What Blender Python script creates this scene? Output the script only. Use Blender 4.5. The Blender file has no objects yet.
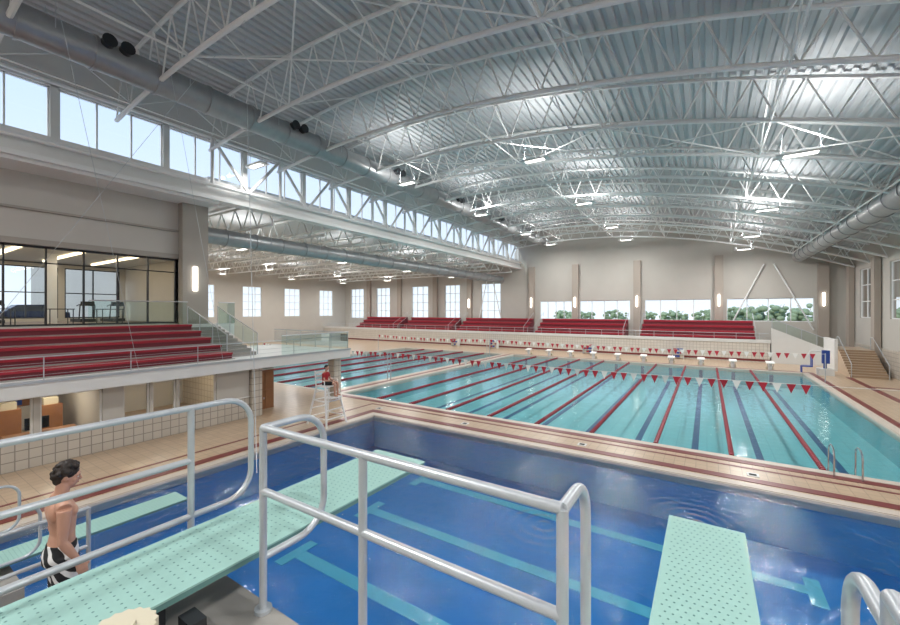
import bpy, math, random
from mathutils import Vector, Matrix
random.seed(3)
scene=bpy.context.scene
scene.view_settings.view_transform='Standard'
# ---------------------------------------------------------------- materials
def lin(c):
    c=c/255.0
    return c/12.92 if c<=0.04045 else ((c+0.055)/1.055)**2.4
def rgb(r,g,b): return (lin(r),lin(g),lin(b),1.0)
MATS={}
def mat(name,col,rough=0.6,metal=0.0,noise=0.0,nscale=3.0,bump=0.0,bscale=30.0,emit=0.0,spec=0.5):
    if name in MATS: return MATS[name]
    m=bpy.data.materials.new(name); m.use_nodes=True
    nt=m.node_tree; b=nt.nodes['Principled BSDF']
    b.inputs['Base Color'].default_value=col
    b.inputs['Roughness'].default_value=rough
    b.inputs['Metallic'].default_value=metal
    b.inputs['Specular IOR Level'].default_value=spec
    tc=nt.nodes.new('ShaderNodeTexCoord')
    if noise>0:
        n=nt.nodes.new('ShaderNodeTexNoise'); n.inputs['Scale'].default_value=nscale; n.inputs['Detail'].default_value=4
        nt.links.new(tc.outputs['Object'],n.inputs['Vector'])
        mx=nt.nodes.new('ShaderNodeMixRGB'); mx.blend_type='MIX'
        mx.inputs[1].default_value=tuple(max(0,c*(1-noise)) for c in col[:3])+(1,)
        mx.inputs[2].default_value=tuple(min(1,c*(1+noise)) for c in col[:3])+(1,)
        nt.links.new(n.outputs['Fac'],mx.inputs[0]); nt.links.new(mx.outputs[0],b.inputs['Base Color'])
    if bump>0:
        n=nt.nodes.new('ShaderNodeTexNoise'); n.inputs['Scale'].default_value=bscale
        nt.links.new(tc.outputs['Object'],n.inputs['Vector'])
        bp=nt.nodes.new('ShaderNodeBump'); bp.inputs['Strength'].default_value=bump
        nt.links.new(n.outputs['Fac'],bp.inputs['Height']); nt.links.new(bp.outputs[0],b.inputs['Normal'])
    if emit>0:
        b.inputs['Emission Color'].default_value=col; b.inputs['Emission Strength'].default_value=emit
    MATS[name]=m; return m
def tile_mat(name,c1,c2,mortar,size,axes='xy',rough=0.4,msize=0.02,offset=0.0,ratio=1.0):
    m=bpy.data.materials.new(name); m.use_nodes=True
    nt=m.node_tree; b=nt.nodes['Principled BSDF']; b.inputs['Roughness'].default_value=rough
    tc=nt.nodes.new('ShaderNodeTexCoord'); sp=nt.nodes.new('ShaderNodeSeparateXYZ'); cb=nt.nodes.new('ShaderNodeCombineXYZ')
    nt.links.new(tc.outputs['Object'],sp.inputs[0])
    idx={'x':0,'y':1,'z':2}
    nt.links.new(sp.outputs[idx[axes[0]]],cb.inputs[0]); nt.links.new(sp.outputs[idx[axes[1]]],cb.inputs[1])
    br=nt.nodes.new('ShaderNodeTexBrick'); br.offset=offset
    br.inputs['Scale'].default_value=1.0; br.inputs['Brick Width'].default_value=size*ratio; br.inputs['Row Height'].default_value=size
    br.inputs['Mortar Size'].default_value=msize*size; br.inputs['Color1'].default_value=c1; br.inputs['Color2'].default_value=c2; br.inputs['Mortar'].default_value=mortar
    nt.links.new(cb.outputs[0],br.inputs['Vector']); nt.links.new(br.outputs['Color'],b.inputs['Base Color'])
    MATS[name]=m; return m
def glass_mat(name,tint,refl=0.12,ior=1.45):
    m=bpy.data.materials.new(name); m.use_nodes=True; nt=m.node_tree; nt.nodes.clear()
    o=nt.nodes.new('ShaderNodeOutputMaterial'); mx=nt.nodes.new('ShaderNodeMixShader')
    t=nt.nodes.new('ShaderNodeBsdfTransparent'); g=nt.nodes.new('ShaderNodeBsdfGlossy'); f=nt.nodes.new('ShaderNodeFresnel')
    f.inputs['IOR'].default_value=ior; t.inputs[0].default_value=tint; g.inputs['Roughness'].default_value=0.02
    nt.links.new(f.outputs[0],mx.inputs[0]); nt.links.new(t.outputs[0],mx.inputs[1]); nt.links.new(g.outputs[0],mx.inputs[2]); nt.links.new(mx.outputs[0],o.inputs[0])
    MATS[name]=m; return m
def water_mat(name,tint,scale,strength,ior=1.33,rings=()):
    m=glass_mat(name,tint,ior=ior); nt=m.node_tree
    tc=nt.nodes.new('ShaderNodeTexCoord'); n=nt.nodes.new('ShaderNodeTexNoise'); n.inputs['Scale'].default_value=scale; n.inputs['Detail'].default_value=4; n.inputs['Distortion'].default_value=0.6
    bp=nt.nodes.new('ShaderNodeBump'); bp.inputs['Strength'].default_value=strength; bp.inputs['Distance'].default_value=0.1
    nt.links.new(tc.outputs['Object'],n.inputs['Vector']); h=n.outputs['Fac']
    for (x,y) in rings:
        # concentric ripples, fading with distance, around the surface agitators
        d=nt.nodes.new('ShaderNodeVectorMath'); d.operation='DISTANCE'; d.inputs[1].default_value=(x,y,-0.1); nt.links.new(tc.outputs['Object'],d.inputs[0])
        a=nt.nodes.new('ShaderNodeMath'); a.operation='MULTIPLY'; a.inputs[1].default_value=22; nt.links.new(d.outputs['Value'],a.inputs[0])
        s=nt.nodes.new('ShaderNodeMath'); s.operation='SINE'; nt.links.new(a.outputs[0],s.inputs[0])
        f=nt.nodes.new('ShaderNodeMapRange'); f.inputs[1].default_value=0; f.inputs[2].default_value=1.6; f.inputs[3].default_value=0.45; f.inputs[4].default_value=0; nt.links.new(d.outputs['Value'],f.inputs[0])
        p=nt.nodes.new('ShaderNodeMath'); p.operation='MULTIPLY_ADD'; nt.links.new(s.outputs[0],p.inputs[0]); nt.links.new(f.outputs[0],p.inputs[1]); nt.links.new(h,p.inputs[2]); h=p.outputs[0]
    nt.links.new(h,bp.inputs['Height'])
    for nd in nt.nodes:
        if nd.type in('BSDF_GLOSSY','FRESNEL'): nt.links.new(bp.outputs[0],nd.inputs['Normal'])
        if nd.type=='BSDF_GLOSSY': nd.inputs['Roughness'].default_value=0.05
    return m
WHITE=mat('white_steel',rgb(226,227,226),0.45)
ROOFM=mat('roof_deck',rgb(184,187,190),0.5,noise=0.05,nscale=0.4)
WALLM=mat('wall_paint',rgb(188,184,177),0.8,noise=0.05,nscale=0.8)
WALLD=mat('wall_paint_dark',rgb(160,154,146),0.8,noise=0.05,nscale=0.8)
LIGHTW=mat('white_paint',rgb(220,220,218),0.6,noise=0.03)
PIL=mat('pilaster_paint',rgb(166,156,146),0.7)
DECK=tile_mat('deck_tile',rgb(196,172,146),rgb(188,164,138),rgb(162,140,118),0.3,'xy',0.28,0.03)
TILEW=tile_mat('wall_tile',rgb(200,192,181),rgb(192,184,173),rgb(146,139,130),0.3,'yz',0.3,0.05)
TILEB=tile_mat('back_wall_tile',rgb(216,211,202),rgb(210,204,195),rgb(178,170,162),0.3,'xz',0.3,0.05)
REDT=mat('red_tile',rgb(118,48,48),0.35,noise=0.15,nscale=12)
GUT=mat('gutter_white',rgb(204,192,180),0.4)
RED=mat('bleacher_red',rgb(158,32,50),0.35,noise=0.06)
REDD=mat('bleacher_riser',rgb(112,34,46),0.5)
CONC=mat('concrete',rgb(150,147,142),0.8,noise=0.1,nscale=6,bump=0.1)
GALV=mat('galvanised_duct',rgb(156,158,160),0.34,0.4,noise=0.16,nscale=3)
DARK=mat('dark_metal',rgb(36,38,42),0.4)
STEEL=mat('rail_metal',rgb(186,191,196),0.3,0.3)
CHROME=mat('stainless',rgb(200,205,210),0.15,0.9)
BOARD=mat('board_mint',rgb(150,190,182),0.6,noise=0.05,nscale=20)
BOARDD=mat('board_edge',rgb(98,138,134),0.6)
LAPF=tile_mat('lap_pool_tile',rgb(136,208,214),rgb(130,203,210),rgb(110,186,197),0.6,'xy',0.4,0.02)
LAPW=mat('lap_pool_wall',rgb(126,200,210),0.4)
DIVF=mat('dive_pool_floor',rgb(40,132,202),0.5,noise=0.25,nscale=0.35)
DIVW=mat('dive_pool_wall',rgb(90,170,215),0.4)
NAVY=mat('lane_marking_navy',rgb(40,88,138),0.4)
TEALM=mat('floor_marking_teal',rgb(110,198,216),0.4)
ROPE=mat('rope_float_red',rgb(148,28,48),0.4)
FLAGR=mat('pennant_red',rgb(190,40,58),0.6)
FLAGW=mat('pennant_white',rgb(238,236,232),0.6)
GLASS=glass_mat('window_glass',(0.93,0.97,0.98,1))
GREENG=glass_mat('rail_glass',(0.78,0.90,0.87,1))
LAMP=mat('lamp_lens',(1.0,0.96,0.88,1),0.5,emit=5)
LAMPW=mat('warm_lamp',(1.0,0.80,0.52,1),0.5,emit=4)
SKIN=mat('skin',rgb(196,150,128),0.5,noise=0.06,nscale=8)
HAIR=mat('hair_dark',rgb(34,24,20),0.6,bump=0.6,bscale=60)
BLACK=mat('black_fabric',rgb(22,22,25),0.7)
REDF=mat('guard_red_fabric',rgb(165,35,42),0.8)
WOOD=mat('cabinet_wood',rgb(150,104,68),0.5,noise=0.15,nscale=5)
CREAM=mat('cream_plastic',rgb(206,198,176),0.5)
BLUEP=mat('blue_plastic',rgb(38,70,150),0.4)
GRASS=mat('grass',rgb(126,146,104),0.9,noise=0.2)
ASPH=mat('asphalt',rgb(120,120,120),0.9,noise=0.1)
LEAF=mat('foliage',rgb(150,166,132),0.9,noise=0.35,nscale=5,bump=0.8,bscale=6)
BARK=mat('bark',rgb(120,108,96),0.9)
CARPET=mat('lobby_floor',rgb(120,108,96),0.7)
BRICK=tile_mat('brick',rgb(168,112,92),rgb(150,98,82),rgb(190,180,170),0.3,'yz',0.8,0.08,0.5,2.5)
EYEW=mat('eye_white',rgb(235,232,228),0.3)
WATERL=water_mat('lap_water',(0.90,0.98,0.99,1),2.6,0.15)
WATERD=water_mat('dive_water',(0.80,0.93,0.98,1),2.8,0.5,rings=((-3.2,9.0),(-0.2,11.0),(2.6,8.4)))
# ---------------------------------------------------------------- builder
class MB:
    def __init__(s): s.v=[];s.f=[];s.m=[];s.ml=[]
    def mi(s,m):
        if m not in s.ml: s.ml.append(m)
        return s.ml.index(m)
    def add(s,vs,fs,m):
        o=len(s.v); s.v+= [tuple(v) for v in vs]; k=s.mi(m)
        for f in fs: s.f.append(tuple(i+o for i in f)); s.m.append(k)
    def box(s,x0,x1,y0,y1,z0,z1,m):
        if x0>x1:x0,x1=x1,x0
        if y0>y1:y0,y1=y1,y0
        vs=[(x0,y0,z0),(x1,y0,z0),(x1,y1,z0),(x0,y1,z0),(x0,y0,z1),(x1,y0,z1),(x1,y1,z1),(x0,y1,z1)]
        s.add(vs,[(0,3,2,1),(4,5,6,7),(0,1,5,4),(1,2,6,5),(2,3,7,6),(3,0,4,7)],m)
    def quad(s,a,b,c,d,m): s.add([a,b,c,d],[(0,1,2,3)],m)
    def rings(s,pts,radii,m,n=8,cap=True):
        pts=[Vector(p) for p in pts]; vs=[];fs=[]
        up=None
        for i,p in enumerate(pts):
            if i==0: t=pts[1]-pts[0]
            elif i==len(pts)-1: t=pts[-1]-pts[-2]
            else: t=(pts[i+1]-pts[i]).normalized()+(pts[i]-pts[i-1]).normalized()
            if t.length<1e-9: t=Vector((0,0,1))
            t.normalize()
            if up is None:
                up=Vector((0,0,1)) if abs(t.z)<0.9 else Vector((1,0,0))
            a=t.cross(up)
            if a.length<1e-4: a=t.cross(Vector((0,1,0)))
            a.normalize(); b=a.cross(t).normalized(); up=b
            r=radii[i] if not isinstance(radii,(int,float)) else radii
            for k in range(n):
                an=2*math.pi*k/n
                vs.append(p+a*r*math.cos(an)+b*r*math.sin(an))
        for i in range(len(pts)-1):
            for k in range(n):
                k2=(k+1)%n
                fs.append((i*n+k,i*n+k2,(i+1)*n+k2,(i+1)*n+k))
        if cap:
            fs.append(tuple(range(n-1,-1,-1))); L=(len(pts)-1)*n; fs.append(tuple(L+k for k in range(n)))
        s.add(vs,fs,m)
    def tube(s,a,b,r,m,n=8,r2=None): s.rings([a,b],[r,r if r2 is None else r2],m,n)
    def path(s,pts,r,m,n=10,fil=0.0):
        if fil>0: pts=fillet(pts,fil)
        s.rings(pts,r,m,n)
    def loft(s,rs,m,n=20):
        vs=[];fs=[]
        for (cx,cy,cz,rx,ry) in rs:
            for k in range(n):
                a=2*math.pi*k/n; vs.append((cx+rx*math.cos(a),cy+ry*math.sin(a),cz))
        for i in range(len(rs)-1):
            for k in range(n):
                k2=(k+1)%n; fs.append((i*n+k,i*n+k2,(i+1)*n+k2,(i+1)*n+k))
        fs.append(tuple(range(n-1,-1,-1))); L=(len(rs)-1)*n; fs.append(tuple(L+k for k in range(n)))
        s.add(vs,fs,m)
    def ell(s,c,r,m,nu=16,nv=10,rot=None):
        vs=[];fs=[]
        R=rot or Matrix.Identity(3)
        c=Vector(c)
        vs.append(c+R@Vector((0,0,-r[2])))
        for j in range(1,nv):
            ph=-math.pi/2+math.pi*j/nv
            for i in range(nu):
                a=2*math.pi*i/nu
                vs.append(c+R@Vector((r[0]*math.cos(ph)*math.cos(a),r[1]*math.cos(ph)*math.sin(a),r[2]*math.sin(ph))))
        vs.append(c+R@Vector((0,0,r[2])))
        for i in range(nu): fs.append((0,1+(i+1)%nu,1+i))
        for j in range(nv-2):
            for i in range(nu):
                i2=(i+1)%nu; fs.append((1+j*nu+i,1+j*nu+i2,1+(j+1)*nu+i2,1+(j+1)*nu+i))
        T=len(vs)-1; L=1+(nv-2)*nu
        for i in range(nu): fs.append((L+i,L+(i+1)%nu,T))
        s.add(vs,fs,m)
    def build(s,name,smooth=False,parent=None,loc=None,rotz=0):
        me=bpy.data.meshes.new(name); me.from_pydata(s.v,[],s.f); 
        for m in s.ml: me.materials.append(m)
        me.polygons.foreach_set('material_index',s.m)
        if smooth:
            me.polygons.foreach_set('use_smooth',[True]*len(s.f))
        me.update()
        o=bpy.data.objects.new(name,me); scene.collection.objects.link(o)
        if smooth:
            try: me.set_sharp_from_angle(angle=math.radians(40))
            except Exception: pass
        if parent: o.parent=parent
        if loc: o.location=loc
        o.rotation_euler[2]=rotz
        return o
def fillet(pts,rad,seg=8):
    pts=[Vector(p) for p in pts]; out=[pts[0]]
    for i in range(1,len(pts)-1):
        a=pts[i-1]-pts[i]; b=pts[i+1]-pts[i]; la=a.length; lb=b.length; a.normalize(); b.normalize()
        ang=a.angle(b); 
        if ang>math.pi-0.05: out.append(pts[i]); continue
        d=min(rad/math.tan(ang/2),la*0.49,lb*0.49); r=d*math.tan(ang/2)
        c=pts[i]+(a+b).normalized()*(r/math.sin(ang/2))
        s0=pts[i]+a*d-c; s1=pts[i]+b*d-c; th=s0.angle(s1); 
        for k in range(seg+1):
            t=k/seg
            v=(s0*math.sin((1-t)*th)+s1*math.sin(t*th))/math.sin(th)
            out.append(c+v)
    out.append(pts[-1]); return out
def empty(name,loc=(0,0,0),rotz=0):
    e=bpy.data.objects.new(name,None); scene.collection.objects.link(e); e.location=loc; e.rotation_euler[2]=rotz; e.empty_display_size=0.2; return e
def breaks(lo,hi,holes,k0,k1,step=None):
    s={lo,hi}
    for h in holes:
        for k in (k0,k1):
            if lo<h[k]<hi: s.add(h[k])
    if step:
        n=int((hi-lo)/step)
        for i in range(1,n): s.add(lo+i*step)
    return sorted(s)
def holed(mb,plane,c0,c1,u0,u1,v0,v1,holes,m,step=None):
    us=breaks(u0,u1,holes,0,1,step); vs=breaks(v0,v1,holes,2,3)
    for i in range(len(us)-1):
        for j in range(len(vs)-1):
            uc=(us[i]+us[i+1])/2; vc=(vs[j]+vs[j+1])/2
            if any(h[0]<uc<h[1] and h[2]<vc<h[3] for h in holes): continue
            if plane=='x': mb.box(c0,c1,us[i],us[i+1],vs[j],vs[j+1],m)
            elif plane=='y': mb.box(us[i],us[i+1],c0,c1,vs[j],vs[j+1],m)
            else: mb.box(us[i],us[i+1],vs[j],vs[j+1],c0,c1,m)
def window(name,plane,c,u0,u1,v0,v1,nu=2,nv=1,fm=None,fw=0.06,thick=0.1,gl=None):
    fm=fm or WHITE; mb=MB(); gl=gl or GLASS
    def bar(a,b,p,q):
        if plane=='x': mb.box(c-thick/2,c+thick/2,a,b,p,q,fm)
        else: mb.box(a,b,c-thick/2,c+thick/2,p,q,fm)
    bar(u0,u1,v0,v0+fw); bar(u0,u1,v1-fw,v1)
    for i in range(nu+1):
        x=u0+(u1-u0)*i/nu; x=min(max(x,u0+fw/2),u1-fw/2); bar(x-fw/2,x+fw/2,v0,v1)
    for j in range(1,nv):
        z=v0+(v1-v0)*j/nv; bar(u0,u1,z-fw/2,z+fw/2)
    if plane=='x': mb.quad((c,u0,v0),(c,u1,v0),(c,u1,v1),(c,u0,v1),gl)
    else: mb.quad((u0,c,v0),(u1,c,v0),(u1,c,v1),(u0,c,v1),gl)
    return mb.build(name)
# ---------------------------------------------------------------- geometry params
XL=-22.4; XR=11.5; YB=53.0; YF=-8.0; XFAR=-58.0; CAMZ=4.9
def zb(x): return 14.0-0.0078*(x+14)**2
def zt(x): return zb(x)+1.5+0.7*min(1,max(0,(4-x)/20.0))
def zroof(x): return zt(x)+0.18
LP=(-18.3,6.4,16.5,41.5)     # lap pool
TP=(-34.0,-19.5,16.5,41.5)   # teaching pool
DP=(-13.2,6.4,1.2,13.8)      # dive pool
mb=MB(); holed(mb,'z',-0.25,0.0,-60,13,-10,54,[LP,TP,DP],DECK); mb.build('floor')
def basin(name,P,zf,fm,wm):
    x0,x1,y0,y1=P; mb=MB(); t=0.15
    mb.box(x0-t,x1+t,y0-t,y1+t,zf-0.2,zf,fm)
    for z0,z1,m,e in ((zf,-0.26,wm,0.03),(-0.26,-0.005,GUT,0.05)):
        q=-0.005 if z0>-0.3 else t
        mb.box(x0-q,x0+e,y0-q,y1+q,z0,z1,m); mb.box(x1-e,x1+q,y0-q,y1+q,z0,z1,m)
        mb.box(x0+e,x1-e,y0-q,y0+e,z0,z1,m); mb.box(x0+e,x1-e,y1-e,y1+q,z0,z1,m)
    return mb
SP=2.33; rope_x=[3.04-SP*i for i in range(9)]
mb=basin('',LP,-1.3,LAPF,LAPW)
xs=[rope_x[0]+SP/2+0.2]+[x-SP/2 for x in rope_x]
for x in xs:
    mb.box(x-0.13,x+0.13,LP[2]+1.6,LP[3]-1.6,-1.3,-1.29,NAVY)
    for y in (LP[2]+1.6,LP[3]-1.6): mb.box(x-0.5,x+0.5,y-0.13,y+0.13,-1.3,-1.289,NAVY)
    mb.box(x-0.13,x+0.13,LP[3]-0.04,LP[3]-.02,-1.1,-0.3,NAVY)
mb.build('lap_pool_basin')
mb=basin('',TP,-1.3,LAPF,LAPW)
for i in range(5):
    x=TP[0]+1.6+i*2.8; mb.box(x-0.13,x+0.13,TP[2]+1.6,TP[3]-1.6,-1.3,-1.29,NAVY)
mb.build('teaching_pool_basin')
ZD=-1.45
mb=basin('',DP,ZD,DIVF,DIVW)
for y in (12.0,9.3,6.6,3.9):
    mb.box(-9.2,2.2,y-0.17,y+0.17,ZD,ZD+0.01,TEALM)
    mb.box(2.2-0.3,2.2,y-0.55,y+0.55,ZD,ZD+0.012,TEALM); mb.box(-9.2,-8.9,y-0.55,y+0.55,ZD,ZD+0.012,TEALM)
mb.build('dive_pool_basin')
def water(name,P,m):
    mb=MB(); x0,x1,y0,y1=P; mb.quad((x0,y0,-0.08),(x1,y0,-0.08),(x1,y1,-0.08),(x0,y1,-0.08),m); mb.build(name)
water('lap_pool_water',LP,WATERL); water('teaching_pool_water',TP,WATERL); water('dive_pool_water',DP,WATERD)
def border(name,P,w0,w1,m,z):
    mb=MB(); x0,x1,y0,y1=P
    mb.box(x0-w1,x1+w1,y0-w1,y0-w0,0,z,m); mb.box(x0-w1,x1+w1,y1+w0,y1+w1,0,z,m)
    mb.box(x0-w1,x0-w0,y0-w0,y1+w0,0,z,m); mb.box(x1+w0,x1+w1,y0-w0,y1+w0,0,z,m); mb.build(name)
border('trim_1',LP,0,0.32,GUT,0.01); border('trim_2',LP,0.36,0.66,REDT,0.012)
border('trim_3',DP,0,0.3,GUT,0.01); border('trim_4',DP,0.42,0.76,REDT,0.012)
border('trim_5',TP,0,0.32,GUT,0.01); border('trim_6',DP,1.6,1.72,REDT,0.006)
mb=MB()
mb.box(8.6,8.95,16,40.6,0,0.012,REDT); mb.box(8.95,11.4,36,36.3,0,0.012,REDT); mb.box(8.95,11.4,28,28.3,0,0.012,REDT); mb.box(8.95,11.4,20,20.3,0,0.012,REDT)
mb.build('trim_7')
mb=MB()
for x in (-14,-9,-4,1,5): mb.box(x,x+0.3,14.75,15.05,0,0.012,LIGHTW); mb.box(x+0.06,x+0.24,14.82,14.98,0.012,0.015,BLACK)
mb.build('trim_8')
# ---------------------------------------------------------------- walls
bw=[(-19.4,-15.0,3.8,6.25),(-14,-7.9,3.8,6.25),(-6.3,0.4,3.8,6.25),(1.8,9.0,3.8,6.25),
    (-35.2,-32.4,3.6,9.0),(-41.9,-38.5,3.6,9.0),(-50.0,-46.8,3.6,9.0),(-56.5,-53.2,3.6,9.0),(-28.6,-25.4,3.6,9.0)]
mb=MB(); holed(mb,'y',YB,YB+0.35,XFAR-0.35,XR+0.35,0,17,bw,WALLM,step=1.0)
mb.v=[(x,y,min(z,(zroof(x)+0.05) if x>XL-0.1 else 12.4)) for x,y,z in mb.v]
mb.build('wall_back')
for i,h in enumerate(bw):
    window('window_%d'%(i+1),'y',YB+0.15,h[0],h[1],h[2],h[3],4 if h[3]<7 else 3,1 if h[3]<7 else 4,fw=0.08)
mb=MB()
for x in (-14.5,-7.1,1.1,9.6,-20.5,-30.5,-36.9,-44.4,-51.6):
    top=min(zb(x),11.0) if x>XL else 11
    mb.box(x-0.4,x+0.4,YB-0.45,YB,0,top,PIL)
mb.build('wall_back_pilasters')
mb=MB()
for x in (-14.5,-7.1,1.1,9.6,-20.5,-30.5): mb.box(x-0.07,x+0.07,YB-0.6,YB-0.45,5.4,6.7,LAMP)
mb.build('wall_sconce')
mb=MB()
for xa,x0,x1 in ((5.4,2.0,8.9),(-27,-29,-25)):
    mb.tube((xa-0.4,YB-0.3,9.8),(x0,YB-0.3,3.0),0.07,WHITE); mb.tube((xa+0.4,YB-0.3,9.8),(x1,YB-0.3,3.0),0.07,WHITE)
mb.build('wind_brace')
rw=[(46.7,49.9,4.3,8.6),(39.5,42.9,4.3,8.6),(32,35.5,4.3,8.6),(24.5,28,4.3,8.6),(17,20.5,4.3,8.6),(9.5,13,4.3,8.6),(2,5.5,4.3,8.6)]
mb=MB(); holed(mb,'x',XR,XR+0.35,YF,YB,0,zroof(XR)+0.1,rw,WALLM); 
mb.box(XR-0.06,XR,YF,YB,0,2.0,TILEW)
mb.build('wall_right')
for i,h in enumerate(rw): window('window_%d'%(i+20),'x',XR+0.15,h[0],h[1],h[2],h[3],2,3,fw=0.08)
mb=MB()
for y in (51.5,44.8,37.5,30,22.5,15,7): mb.box(XR-0.45,XR-0.06,y-0.4,y+0.4,0,zb(XR)+0.3,PIL)
mb.build('wall_right_pilasters')
mb=MB(); holed(mb,'y',YF-0.35,YF,XL-2,XR+0.35,0,17,[],WALLM,step=1.0)
mb.v=[(x,y,min(z,zroof(x)+0.05)) for x,y,z in mb.v]; mb.build('wall_front')
mb=MB()
mb.box(XL-0.3,XL,YF,YB,14.05,zroof(XL)+0.05,LIGHTW)
mb.box(XL-0.35,XL+0.1,YF,YB,11.0,11.95,LIGHTW)
mb.box(XL-0.45,XL+0.3,YF,YB,10.85,11.05,WHITE)
y=-7.1
while y<YB-1:
    mb.box(XL-0.3,XL,y-0.13,y+0.13,11.9,14.1,LIGHTW); y+=4.0
mb.build('wall_left_clerestory')
k=0; y=-7.1
while y<YB-4:
    window('window_%d'%(40+k),'x',XL-0.15,y+0.13,y+3.87,11.95,14.05,3,1,fw=0.06); k+=1; y+=4
mb=MB(); y=10.9; 
mb.tube((XL+0.35,YF+.1,14.1),(XL+0.35,YB-.1,14.1),0.1,WHITE); mb.tube((XL+0.35,YF+.1,11.6),(XL+0.35,YB-.1,11.6),0.1,WHITE)
while y<YB-4:
    mb.tube((XL+0.35,y,14.1),(XL+0.35,y+2,11.6),0.09,WHITE); mb.tube((XL+0.35,y+2,11.6),(XL+0.35,y+4,14.1),0.09,WHITE); mb.tube((XL+0.35,y,11.6),(XL+0.35,y,14.1),0.09,WHITE); y+=4
mb.build('clerestory_girder')
# ---------------------------------------------------------------- roof
mb=MB(); prof=[]; x=XL-0.4
while x<XR+0.4:
    for dx,dz in ((0,0),(0.14,0),(0.18,0.1),(0.32,0.1),(0.36,0)): prof.append((x+dx,zroof(x+dx)+dz))
    x+=0.40
vs=[];fs=[]
for (x,z) in prof: vs+= [(x,YF-0.35,z),(x,YB+0.35,z)]
for i in range(len(prof)-1): fs.append((2*i,2*i+1,2*i+3,2*i+2))
mb.add(vs,fs,ROOFM); mb.build('ceiling')
def truss(Y):
    mb=MB(); n=34; X0=XL+0.1; X1=XR-0.1
    P=[X0+(X1-X0)*i/n for i in range(n+1)]
    mb.rings([(x,Y,zb(x)) for x in P],0.09,WHITE,8); mb.rings([(x,Y,zt(x)) for x in P],0.08,WHITE,8)
    m=22
    Q=[X0+(X1-X0)*i/m for i in range(m+1)]
    for i in range(m):
        xm=(Q[i]+Q[i+1])/2
        mb.tube((Q[i],Y,zb(Q[i])),(xm,Y,zt(xm)),0.035,WHITE,6); mb.tube((xm,Y,zt(xm)),(Q[i+1],Y,zb(Q[i+1])),0.035,WHITE,6)
    mb.build('roof_truss',smooth=True)
TY=[-5.1,-1.1,2.9,6.9,10.9,14.9,18.9,22.9,26.9,30.9,34.9,38.9,42.9,46.9,50.9]
for Y in TY: truss(Y)
mb=MB()
for xx in (-20.5,-15.5,-9.5,-4,2,7):
    for i in range(len(TY)-1):
        a,b=TY[i],TY[i+1]
        mb.tube((xx,a,zb(xx)),(xx,b,zt(xx)),0.03,WHITE,6); mb.tube((xx,a,zt(xx)),(xx,b,zb(xx)),0.03,WHITE,6)
    mb.tube((xx,TY[0],zb(xx)),(xx,TY[-1],zb(xx)),0.04,WHITE,6)
for i in range(0,len(TY)-1):
    a,b=TY[i],TY[i+1]
    for xa,xb in ((-15.5,-9.5),(-9.5,-4),(-4,2),(2,7)):
        if i%3==0: mb.tube((xa,a,zb(xa)),(xb,b,zb(xb)),0.03,WHITE,6); mb.tube((xb,a,zb(xb)),(xa,b,zb(xa)),0.03,WHITE,6)
mb.build('roof_bracing')
mb=MB(); mb.box(XFAR-0.35,XL-0.3,11,YB+0.35,12.0,12.2,ROOFM); mb.box(-32,XL-0.3,YF,11,10.9,11.1,LIGHTW); mb.build('ceiling_side')
for Y in TY[5:]:
    mb=MB(); X0,X1=XFAR,XL-0.3
    mb.tube((X0,Y,10.3),(X1,Y,10.3),0.09,WHITE); mb.tube((X0,Y,11.8),(X1,Y,11.8),0.09,WHITE)
    m=20
    for i in range(m):
        a=X0+(X1-X0)*i/m; c=X0+(X1-X0)*(i+1)/m; b=(a+c)/2
        mb.tube((a,Y,10.3),(b,Y,11.8),0.045,WHITE,6); mb.tube((b,Y,11.8),(c,Y,10.3),0.045,WHITE,6)
    mb.build('side_roof_truss')
lw=[(47,50,4,8.6),(40,43,4,8.6),(33,36,4,8.6),(26,29,4,8.6),(19,22,4,8.6)]
mb=MB(); holed(mb,'x',XFAR-0.35,XFAR,11,YB,0,12,lw,WALLM); mb.build('wall_left_far')
for i,h in enumerate(lw): window('window_%d'%(60+i),'x',XFAR-0.15,h[0],h[1],h[2],h[3],3,4,fw=0.08)
# ---------------------------------------------------------------- ducts
def duct(name,X,Z,y0,y1,r,noz=()):
    mb=MB(); mb.tube((X,y0,Z),(X,y1,Z),r,GALV,28)
    y=y0+1.5
    while y<y1: mb.tube((X,y-0.05,Z),(X,y+0.05,Z),r+0.04,GALV,28); y+=1.9
    y=TY[0]
    while y<y1:
        if y>y0:
            for s in (-1,1): mb.path([(X+s*(r+0.02),y+1,Z+1.2),(X+s*(r+0.02),y+1,Z)],0.015,STEEL,6)
        y+=4
    for yn in noz:
        for dy in (-0.26,0.26):
            mb.tube((X+r*0.4,yn+dy,Z+r*0.45),(X+r+0.22,yn+dy,Z+r*0.5),0.19,DARK,16)
            mb.tube((X+r+0.22,yn+dy,Z+r*0.5),(X+r+0.25,yn+dy,Z+r*0.5),0.22,DARK,16)
    mb.build(name,smooth=True)
duct('air_duct',-18.3,14.08,YF+.1,52.4,0.56,(5.5,13,21,29,37,45))
duct('air_duct',7.7,10.35,YF+.1,52.3,0.55,(16.5,24.5,32.5,40.5))
duct('air_duct',-25.0,9.4,11.6,52.4,0.5)
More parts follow.
